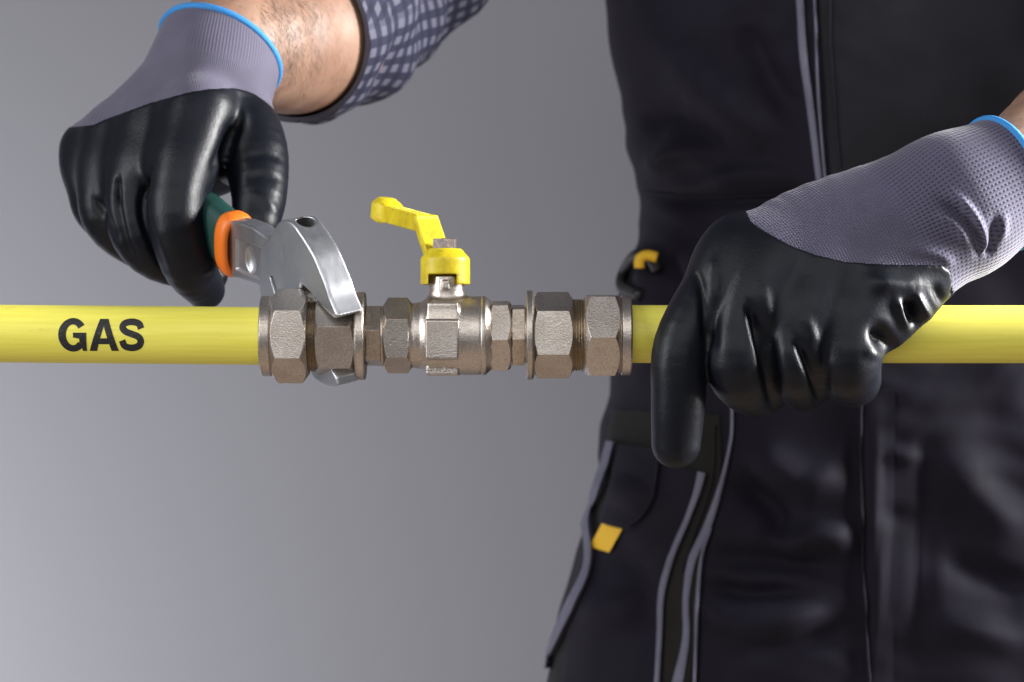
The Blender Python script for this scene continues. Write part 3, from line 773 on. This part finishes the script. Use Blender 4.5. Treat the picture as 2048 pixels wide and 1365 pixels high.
V, F = tube(spline(loop, 6), 3.6, 10); build('tool_loop', V, F, M_black, overalls)
loop2 = []
for px, py, o_ in ((1290, 538, 13), (1294, 520, 16), (1308, 513, 16), (1326, 517, 14)):
    p, nr = drape(px, py); loop2.append(p+np.array([-.3, -1, 0])*o_)
V, F = tube(spline(loop2, 6), 3.0, 10); build('yellow_tab', V, F, M_tab, overalls, label='yellow tab on the hip loop')

# --- arms (the body: torso, arms and hands in one skin)
H_R = P(438, 100, 132.0); H_L = P(2006, 362, -2.0)
rW, rM, rE, rS = H_R, P(618, 54, 222.0), P(790, -80, 325.0), P(1330, -640, 385.0)
lW, lM, lE, lS = H_L, P(2240, 248, 95.0), P(2560, 120, 250.0), P(2420, -640, 385.0)
def f_skin(Q):
    d = chain(Q, [P(1850, -560, 395), P(1850, 200, 395), P(1850, 1500, 395)], [96, 88, 88], 20)
    d = smin(d, chain(Q, [rS, P(1850, -560, 395), lS], [62, 96, 62], 30), 30)
    d = smin(d, chain(Q, [rS, rE, rM, rW, P(420, 200, 112)], [50, 35, 43.5, 26, 18], 14), 14)
    d = smin(d, chain(Q, [lS, lE, lM, lW, P(1700, 500, -8)], [54, 42, 40, 22.5, 15], 14), 14)
    return d
V, F = nets(f_skin, P(300, 1200, 0)*0+np.array([-170, -60, -170]), np.array([470, 520, 420]), 4.5)
V = smooth(V, F, 4)
body = build('body', V, F, M_skin, person)
md = body.modifiers.new('smooth', 'SUBSURF'); md.levels = 1; md.render_levels = 1
BVs = BVHTree.FromPolygons([Vector(v) for v in V], F.tolist())
# hairs on the forearms
hv = []; hf = []
def hairs(n, x0, x1, y0, y1, dirv, prob):
    global hv, hf
    c = 0
    while c < n:
        px, py = random.uniform(x0, x1), random.uniform(y0, y1); c += 1
        if random.random() > prob(px, py): continue
        d = P(px, py, 0)-camp; d /= np.linalg.norm(d); h_ = BVs.ray_cast(Vector(camp), Vector(d))
        if h_[0] is None: continue
        p, nr = np.array(h_[0]), np.array(h_[1])
        t = np.array(dirv)+rng.normal(0, 0.35, 3); t -= nr*(t@nr); t /= np.linalg.norm(t)+1e-9
        L = random.uniform(3, 7); sd = np.cross(t, nr); w = 0.045; k = len(hv)
        for i in range(4):
            u = i/3; q = p+t*L*u+nr*(0.1+L*0.30*u*(1-0.35*u)); ww = w*(1-u*0.85)
            hv += [q-sd*ww, q+sd*ww, q+nr*ww]
        for i in range(3):
            for a_, b_ in ((0, 1), (1, 2), (2, 0)): hf.append([k+i*3+a_, k+i*3+b_, k+i*3+3+b_, k+i*3+3+a_])
hairs(4200, 520, 700, -40, 215, (0.35, -0.2, -0.85), lambda x, y: max(0.12, 0.9-((x-575)/70.0)**2*0.5-max(0, y-120)/110.0))
hairs(300, 372, 540, -60, 80, (0.2, -0.2, -0.8), lambda x, y: 0.7)
hairs(1100, 1950, 2120, 130, 330, (-0.4, -0.2, -0.8), lambda x, y: 0.8)
build('arm_hair', np.array(hv), hf, M_hair, body, kind='stuff')

# --- shirt sleeves, rolled up to the elbow
def sleeve_tube(pts, rs, name, parent, lip=True):
    c = spline(pts, 14 if len(pts) < 7 else 6); rr = np.interp(np.linspace(0, len(pts)-1, len(c)), np.arange(len(pts)), rs)
    n = 96; T = np.gradient(c, axis=0); T /= np.linalg.norm(T, axis=1)[:, None]
    u = np.cross(T[0], [0, 0, 1.0]); u /= np.linalg.norm(u); V = []; UV = []; s = np.r_[0, np.cumsum(np.linalg.norm(np.diff(c, axis=0), axis=1))]
    rows = list(range(len(c)))
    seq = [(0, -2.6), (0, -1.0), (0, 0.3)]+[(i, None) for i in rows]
    for i, dr in seq:
        u_ = u-T[i]*(u@T[i]); u_ /= np.linalg.norm(u_); u = u_; w = np.cross(T[i], u_)
        for j in range(n):
            a = 2*math.pi*j/n
            wr_ = 2.4*math.sin(3*a+s[i]/13.0)*min(1, s[i]/30)+2.2*math.sin(s[i]/8.5+2*math.sin(2*a+1))*min(1, s[i]/25)+1.0*math.sin(7*a+s[i]/21)
            cuffb = 2.2*math.exp(-((s[i]-26)/3.0)**2)*-1.0
            r = rr[i]+(wr_+cuffb if dr is None else dr+wr_*0.0)
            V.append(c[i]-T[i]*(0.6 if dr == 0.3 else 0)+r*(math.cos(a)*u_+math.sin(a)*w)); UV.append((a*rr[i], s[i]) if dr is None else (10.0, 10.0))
    F = []; m = len(seq)
    for i in range(m-1):
        for j in range(n-1): F.append([i*n+j, i*n+j+1, (i+1)*n+j+1, (i+1)*n+j])
        F.append([i*n+n-1, i*n, (i+1)*n, (i+1)*n+n-1])
    return build(name, np.array(V), [f[::-1] for f in F], M_shirt, parent, uv=np.array(UV))
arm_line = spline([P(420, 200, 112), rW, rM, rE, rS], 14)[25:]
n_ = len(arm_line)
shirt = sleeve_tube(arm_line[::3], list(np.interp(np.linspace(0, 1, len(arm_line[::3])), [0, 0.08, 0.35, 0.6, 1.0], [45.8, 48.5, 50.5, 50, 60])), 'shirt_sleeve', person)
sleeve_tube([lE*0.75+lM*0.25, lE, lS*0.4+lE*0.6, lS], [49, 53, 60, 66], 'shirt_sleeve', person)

# --- gloves
def glove(spec):
    f0, lo, hi, strokes, g, hem_c, hem_n, wr_axis, label, kmat = (spec[k] for k in ('f', 'lo', 'hi', 'strokes', 'g', 'hem_c', 'hem_n', 'axis', 'label', 'knit'))
    f = lambda Q: smax(f0(Q), (Q-hem_c)@hem_n, 1.0)
    h_ = spec.get('h', 1.0)
    V, F = nets(lambda Q: np.maximum(f(Q), -(g(Q)+7.0)), lo, hi, h_*1.1); V = smooth(V, F, 3); V = sculpt(V, F, strokes)
    # knit coordinates: round the wrist axis / along it
    q = V-hem_c; v = -(q@wr_axis); u0 = np.cross(wr_axis, [0, 1.0, 0]); u0 /= np.linalg.norm(u0); w0 = np.cross(wr_axis, u0)
    rad = q-np.outer(q@wr_axis, wr_axis); ang = np.arctan2(rad@np.array([0, 1.0, 0]), rad@u0)
    u_ = ang*30.0; vv = spec['cuff_len']-v
    gl = build('glove', V, F, kmat, person, uv=np.stack([u_, vv], 1), label=label)
    Vc, Fc = nets(lambda Q: smax(f(Q)-0.45, g(Q), 0.5), lo, hi, h_); Vc = smooth(Vc, Fc, 3); Vc = sculpt(Vc, Fc, strokes)
    build('coating', Vc, Fc, M_coat, gl)
    # hem ring
    e1 = np.cross(hem_n, [0, 0, 1.0]); e1 /= np.linalg.norm(e1); e2 = np.cross(hem_n, e1); ring = []
    for a in np.linspace(0, 2*math.pi, 90, endpoint=False):
        dv = math.cos(a)*e1+math.sin(a)*e2; rs_ = np.linspace(5, 60, 300); Q = hem_c-hem_n*1.2+rs_[:, None]*dv
        ff = f0(Q); k = np.argmax(ff > 0); ring.append(hem_c-hem_n*0.6+dv*(rs_[k]-0.3))
    ring = np.array(ring)
    for _ in range(4): ring = (np.roll(ring, 1, 0)+ring*2+np.roll(ring, -1, 0))/4
    Vh, Fh = tube(ring, spec['hem_r'], 12, True); build('cuff_hem', Vh, Fh, M_hem, gl)
    return gl
def unit(v): v = np.array(v, float); return v/np.linalg.norm(v)

# glove on the hand resting over the pipe, index finger pointing down
Li = [P(1482, 502, -14), P(1424, 582, -22), P(1364, 690, -30), P(1357, 800, -29), P(1352, 888, -26)]
Lm = [P(1548, 522, -18), P(1488, 640, -28), P(1480, 738, -30), P(1518, 776, -4), P(1525, 745, 20)]
Lr = [P(1640, 545, -18), P(1598, 660, -29), P(1592, 733, -31), P(1612, 768, -4), P(1615, 745, 20)]
Lp = [P(1742, 570, -17), P(1705, 660, -27), P(1697, 728, -29), P(1706, 760, -6), P(1700, 735, 18)]
Lt = [P(1640, 470, 22), P(1480, 560, 38), P(1420, 640, 36), P(1400, 700, 28)]
Lwr = P(1905, 415, -4)
def f_LH(Q):
    fi = chain(Q, Li, [12.6, 12.6, 11.6, 11.2, 10.0], 5)
    fm = chain(Q, Lm, [14.2, 14.0, 13.8, 12.4, 11], 5)
    fr = chain(Q, Lr, [14.2, 13.0, 12.2, 11.6, 11], 5)
    fp = chain(Q, Lp, [14.5, 13.8, 13.2, 11.6, 10], 5)
    d = smin(smin(smin(fm, fr, 3), fp, 3), fi, 2.0)
    pal = chain(Q, [Lwr, P(1640, 450, -2), Li[0]], [27, 19, 12.5], 14)
    for a_, r_ in ((Lm[0], 15), (Lr[0], 15.5), (Lp[0], 15.5)): pal = smin(pal, cone(Q, Lwr, a_, 27, r_), 12)
    pal = smin(pal, chain(Q, [P(1862, 532, -12), P(1824, 584, -18), P(1762, 644, -20)], [13.4, 13.2, 12.8], 8), 8)
    for A_, B_ in ((Li, Lm), (Lm, Lr), (Lr, Lp)):
        pal = smin(pal, cone(Q, A_[0], B_[0], 12.6 if A_ is Li else 14, 14), 8)
    for A_, B_, t_ in ((Lm, Lr, 0.35), (Lr, Lp, 0.35), (Lm, Lr, 0.72), (Lr, Lp, 0.75), (Li, Lm, 0.2), (Li, Lm, 0.45)):
        pal = smin(pal, cone(Q, A_[0]+(A_[1]-A_[0])*t_, B_[0]+(B_[1]-B_[0])*t_, 12.6 if A_ is Li else 13.2, 13.2), 8)
    d = smin(d, pal, 9)
    d = smin(d, chain(Q, Lt, [16, 13, 11.5, 10.5], 6), 6)
    d = smin(d, chain(Q, [Lwr, H_L, H_L+unit((0.86, 0.36, 0.30))*14], [27, 28.0, 29.5], 8), 8)
    return d
bx, by = zip(*[(1300, 380), (1470, 398), (1494, 424), (1500, 440), (1518, 455), (1540, 468), (1580, 490), (1630, 509), (1690, 523), (1760, 530), (1850, 529), (1884, 531), (1902, 545), (1912, 600), (1918, 760)])
def g_L(Q):
    x, y = proj(Q); return (np.interp(x, bx, by)-y)/S*0.93
LHs = [
    # valleys between the fingers: a narrow crease with a hollow on its far side
    ([(1388, 530), (1404, 585), (1412, 660), (1414, 700)], 9, -2.2), ([(1486, 590), (1513, 655), (1540, 780), (1546, 830)], 9, -2.3), ([(1580, 660), (1613, 725), (1640, 800), (1646, 840)], 9, -2.3),
    ([(1500, 610), (1530, 690), (1556, 800)], 16, -2.4), ([(1594, 680), (1626, 735), (1654, 810)], 14, -2.4), ([(1408, 570), (1424, 640), (1428, 720)], 12, -1.2),
    # taut ridges over the knuckles
    ([(1424, 510), (1430, 560), (1432, 610)], 13, 1.0), ([(1520, 560), (1532, 610), (1540, 650)], 13, 1.3), ([(1608, 630), (1622, 660), (1630, 690)], 11, 1.1),
    # bunched folds at the outer edge of the palm
    ([(1750, 658), (1768, 680), (1782, 698)], 15, -6.5), ([(1816, 604), (1822, 625), (1834, 654)], 11, -5.0), ([(1788, 596), (1800, 630), (1816, 664)], 9, 2.6), ([(1826, 588), (1842, 612), (1860, 638)], 9, 2.2), ([(1868, 572), (1878, 592), (1886, 608)], 9, -1.8),
    ([(1735, 556), (1790, 574), (1850, 582)], 30, 2.6), ([(1735, 700), (1752, 712)], 12, 1.2), ([(1740, 565), (1790, 570), (1850, 560)], 18, 1.4),
    # folds at the wrist
    ([(1876, 392), (1920, 428), (1950, 470), (1962, 520)], 9, -4.2), ([(1900, 380), (1944, 424), (1968, 476), (1962, 525)], 7, 2.4), ([(1866, 425), (1910, 450), (1945, 500)], 8, 2.0), ([(1990, 430), (1984, 490), (1968, 512)], 8, -2.4), ([(2010, 430), (2004, 480)], 8, 1.4),
    ([(1830, 500), (1880, 510), (1905, 530)], 11, 1.6)]
glove(dict(f=f_LH, lo=P(1280, 960, 0)*[1, 0, 1]+np.array([0, -52, 0]), hi=np.array([232, 58, 104]), strokes=LHs, g=g_L, hem_c=H_L, hem_n=unit((0.86, 0.36, 0.30)), axis=unit((0.86, 0.25, 0.42)), cuff_len=62.0, hem_r=1.7,
           label='glove with its index finger pointing straight down in front of the pipe', knit=M_knit))

# glove on the hand holding the wrench
Ri = [P(398, 225, 94), P(352, 400, 74), P(374, 520, 78), P(410, 580, 96)]
Rm = [P(312, 250, 110), P(266, 405, 94), P(300, 500, 94), P(415, 548, 116)]
Rr = [P(236, 275, 124), P(208, 385, 110), P(228, 455, 110), P(325, 520, 126)]
Rp = [P(182, 300, 136), P(178, 365, 130), P(190, 425, 128), P(250, 478, 138)]
Rt = [P(470, 215, 116), P(508, 300, 102), P(518, 385, 88), P(512, 445, 80)]
Rw = P(425, 150, 124)
def f_RH(Q):
    fi = chain(Q, Ri, [14.5, 13.8, 12.6, 9.0], 6); fm = chain(Q, Rm, [14, 13.2, 12, 9.5], 6); fr = chain(Q, Rr, [13.5, 12.4, 11.4, 10], 6); fp = chain(Q, Rp, [11.5, 10.2, 9.4, 8.5], 6)
    d = smin(smin(smin(fp, fr, 7), fm, 6), fi, 3.5)
    pal = None
    for a_, r_ in ((Ri[0], 15), (Rm[0], 14.5), (Rr[0], 14), (Rp[0], 11.5), (P(360, 330, 128), 18), (P(430, 320, 138), 17)):
        c_ = cone(Q, Rw, a_, 23, r_); pal = c_ if pal is None else smin(pal, c_, 12)
    for A_, B_, r_ in ((Ri, Rm, 14.2), (Rm, Rr, 13.4), (Rr, Rp, 11.5)):
        for t_ in (0.0, 0.3, 0.6): pal = smin(pal, cone(Q, A_[0]+(A_[1]-A_[0])*t_, B_[0]+(B_[1]-B_[0])*t_, r_-1.8*t_, r_-1.8*t_-.8), 8)
    d = smin(d, pal, 9)
    th = chain(Q, Rt, [17.0, 15.5, 12.8, 10.8], 7)
    th = smin(th, cone(Q, P(430, 235, 112), P(478, 320, 112), 13, 13), 8)
    d = smin(d, th, 6)
    d = smin(d, chain(Q, [Rw, H_R, H_R+unit((0.32, 0.55, 0.77))*14], [25, 29, 31], 8), 10)
    return d
rx, ry = zip(*[(60, 262), (186, 250), (212, 238), (259, 221), (300, 206), (346, 193), (380, 184), (416, 178), (465, 176), (489, 180), (509, 188), (535, 206), (580, 250)])
def g_R(Q):
    x, y = proj(Q); return (np.interp(x, rx, ry)-y)/(S*0.9)*0.92
RHs = [ ([(236, 352), (234, 380), (237, 408)], 4, -2.2), ([(302, 325), (292, 365), (287, 405)], 4, -2.4), ([(191, 395), (200, 415), (212, 436)], 4, -1.6),
    ([(302, 318), (287, 385), (288, 440), (306, 490), (350, 590)], 9, -1.8), ([(234, 352), (236, 410), (254, 490), (276, 530)], 8, -1.8), ([(188, 388), (210, 435), (240, 490)], 8, -1.4),
    ([(472, 240), (456, 295), (430, 350)], 15, -4.0), ([(486, 215), (487, 260), (466, 320)], 10, 2.2), ([(492, 320), (530, 308), (564, 318)], 12, -1.0), ([(490, 362), (525, 352), (560, 364)], 11, -0.9),
    ([(508, 388), (532, 402), (560, 436)], 11, 0.9), ([(390, 270), (368, 400), (354, 460)], 26, 0.9)]
glove(dict(f=f_RH, lo=np.array([-222, 40, 0])+P(0, 640, 0)*[0, 0, 1], hi=np.array([-96, 182, 172]), strokes=RHs, g=g_R, hem_c=H_R, hem_n=unit((0.32, 0.55, 0.77)), axis=unit((0.10, 0.35, 0.93)), cuff_len=24.0, hem_r=1.8,
           label='glove closed round the green wrench grip', knit=M_knit_dark))

for o in list(bpy.data.objects):
    if o.parent is None and o.type == 'MESH' and 'label' not in o: print('unlabelled', o.name)
SC.cycles.use_denoising = True
SC.cycles.max_bounces = 8
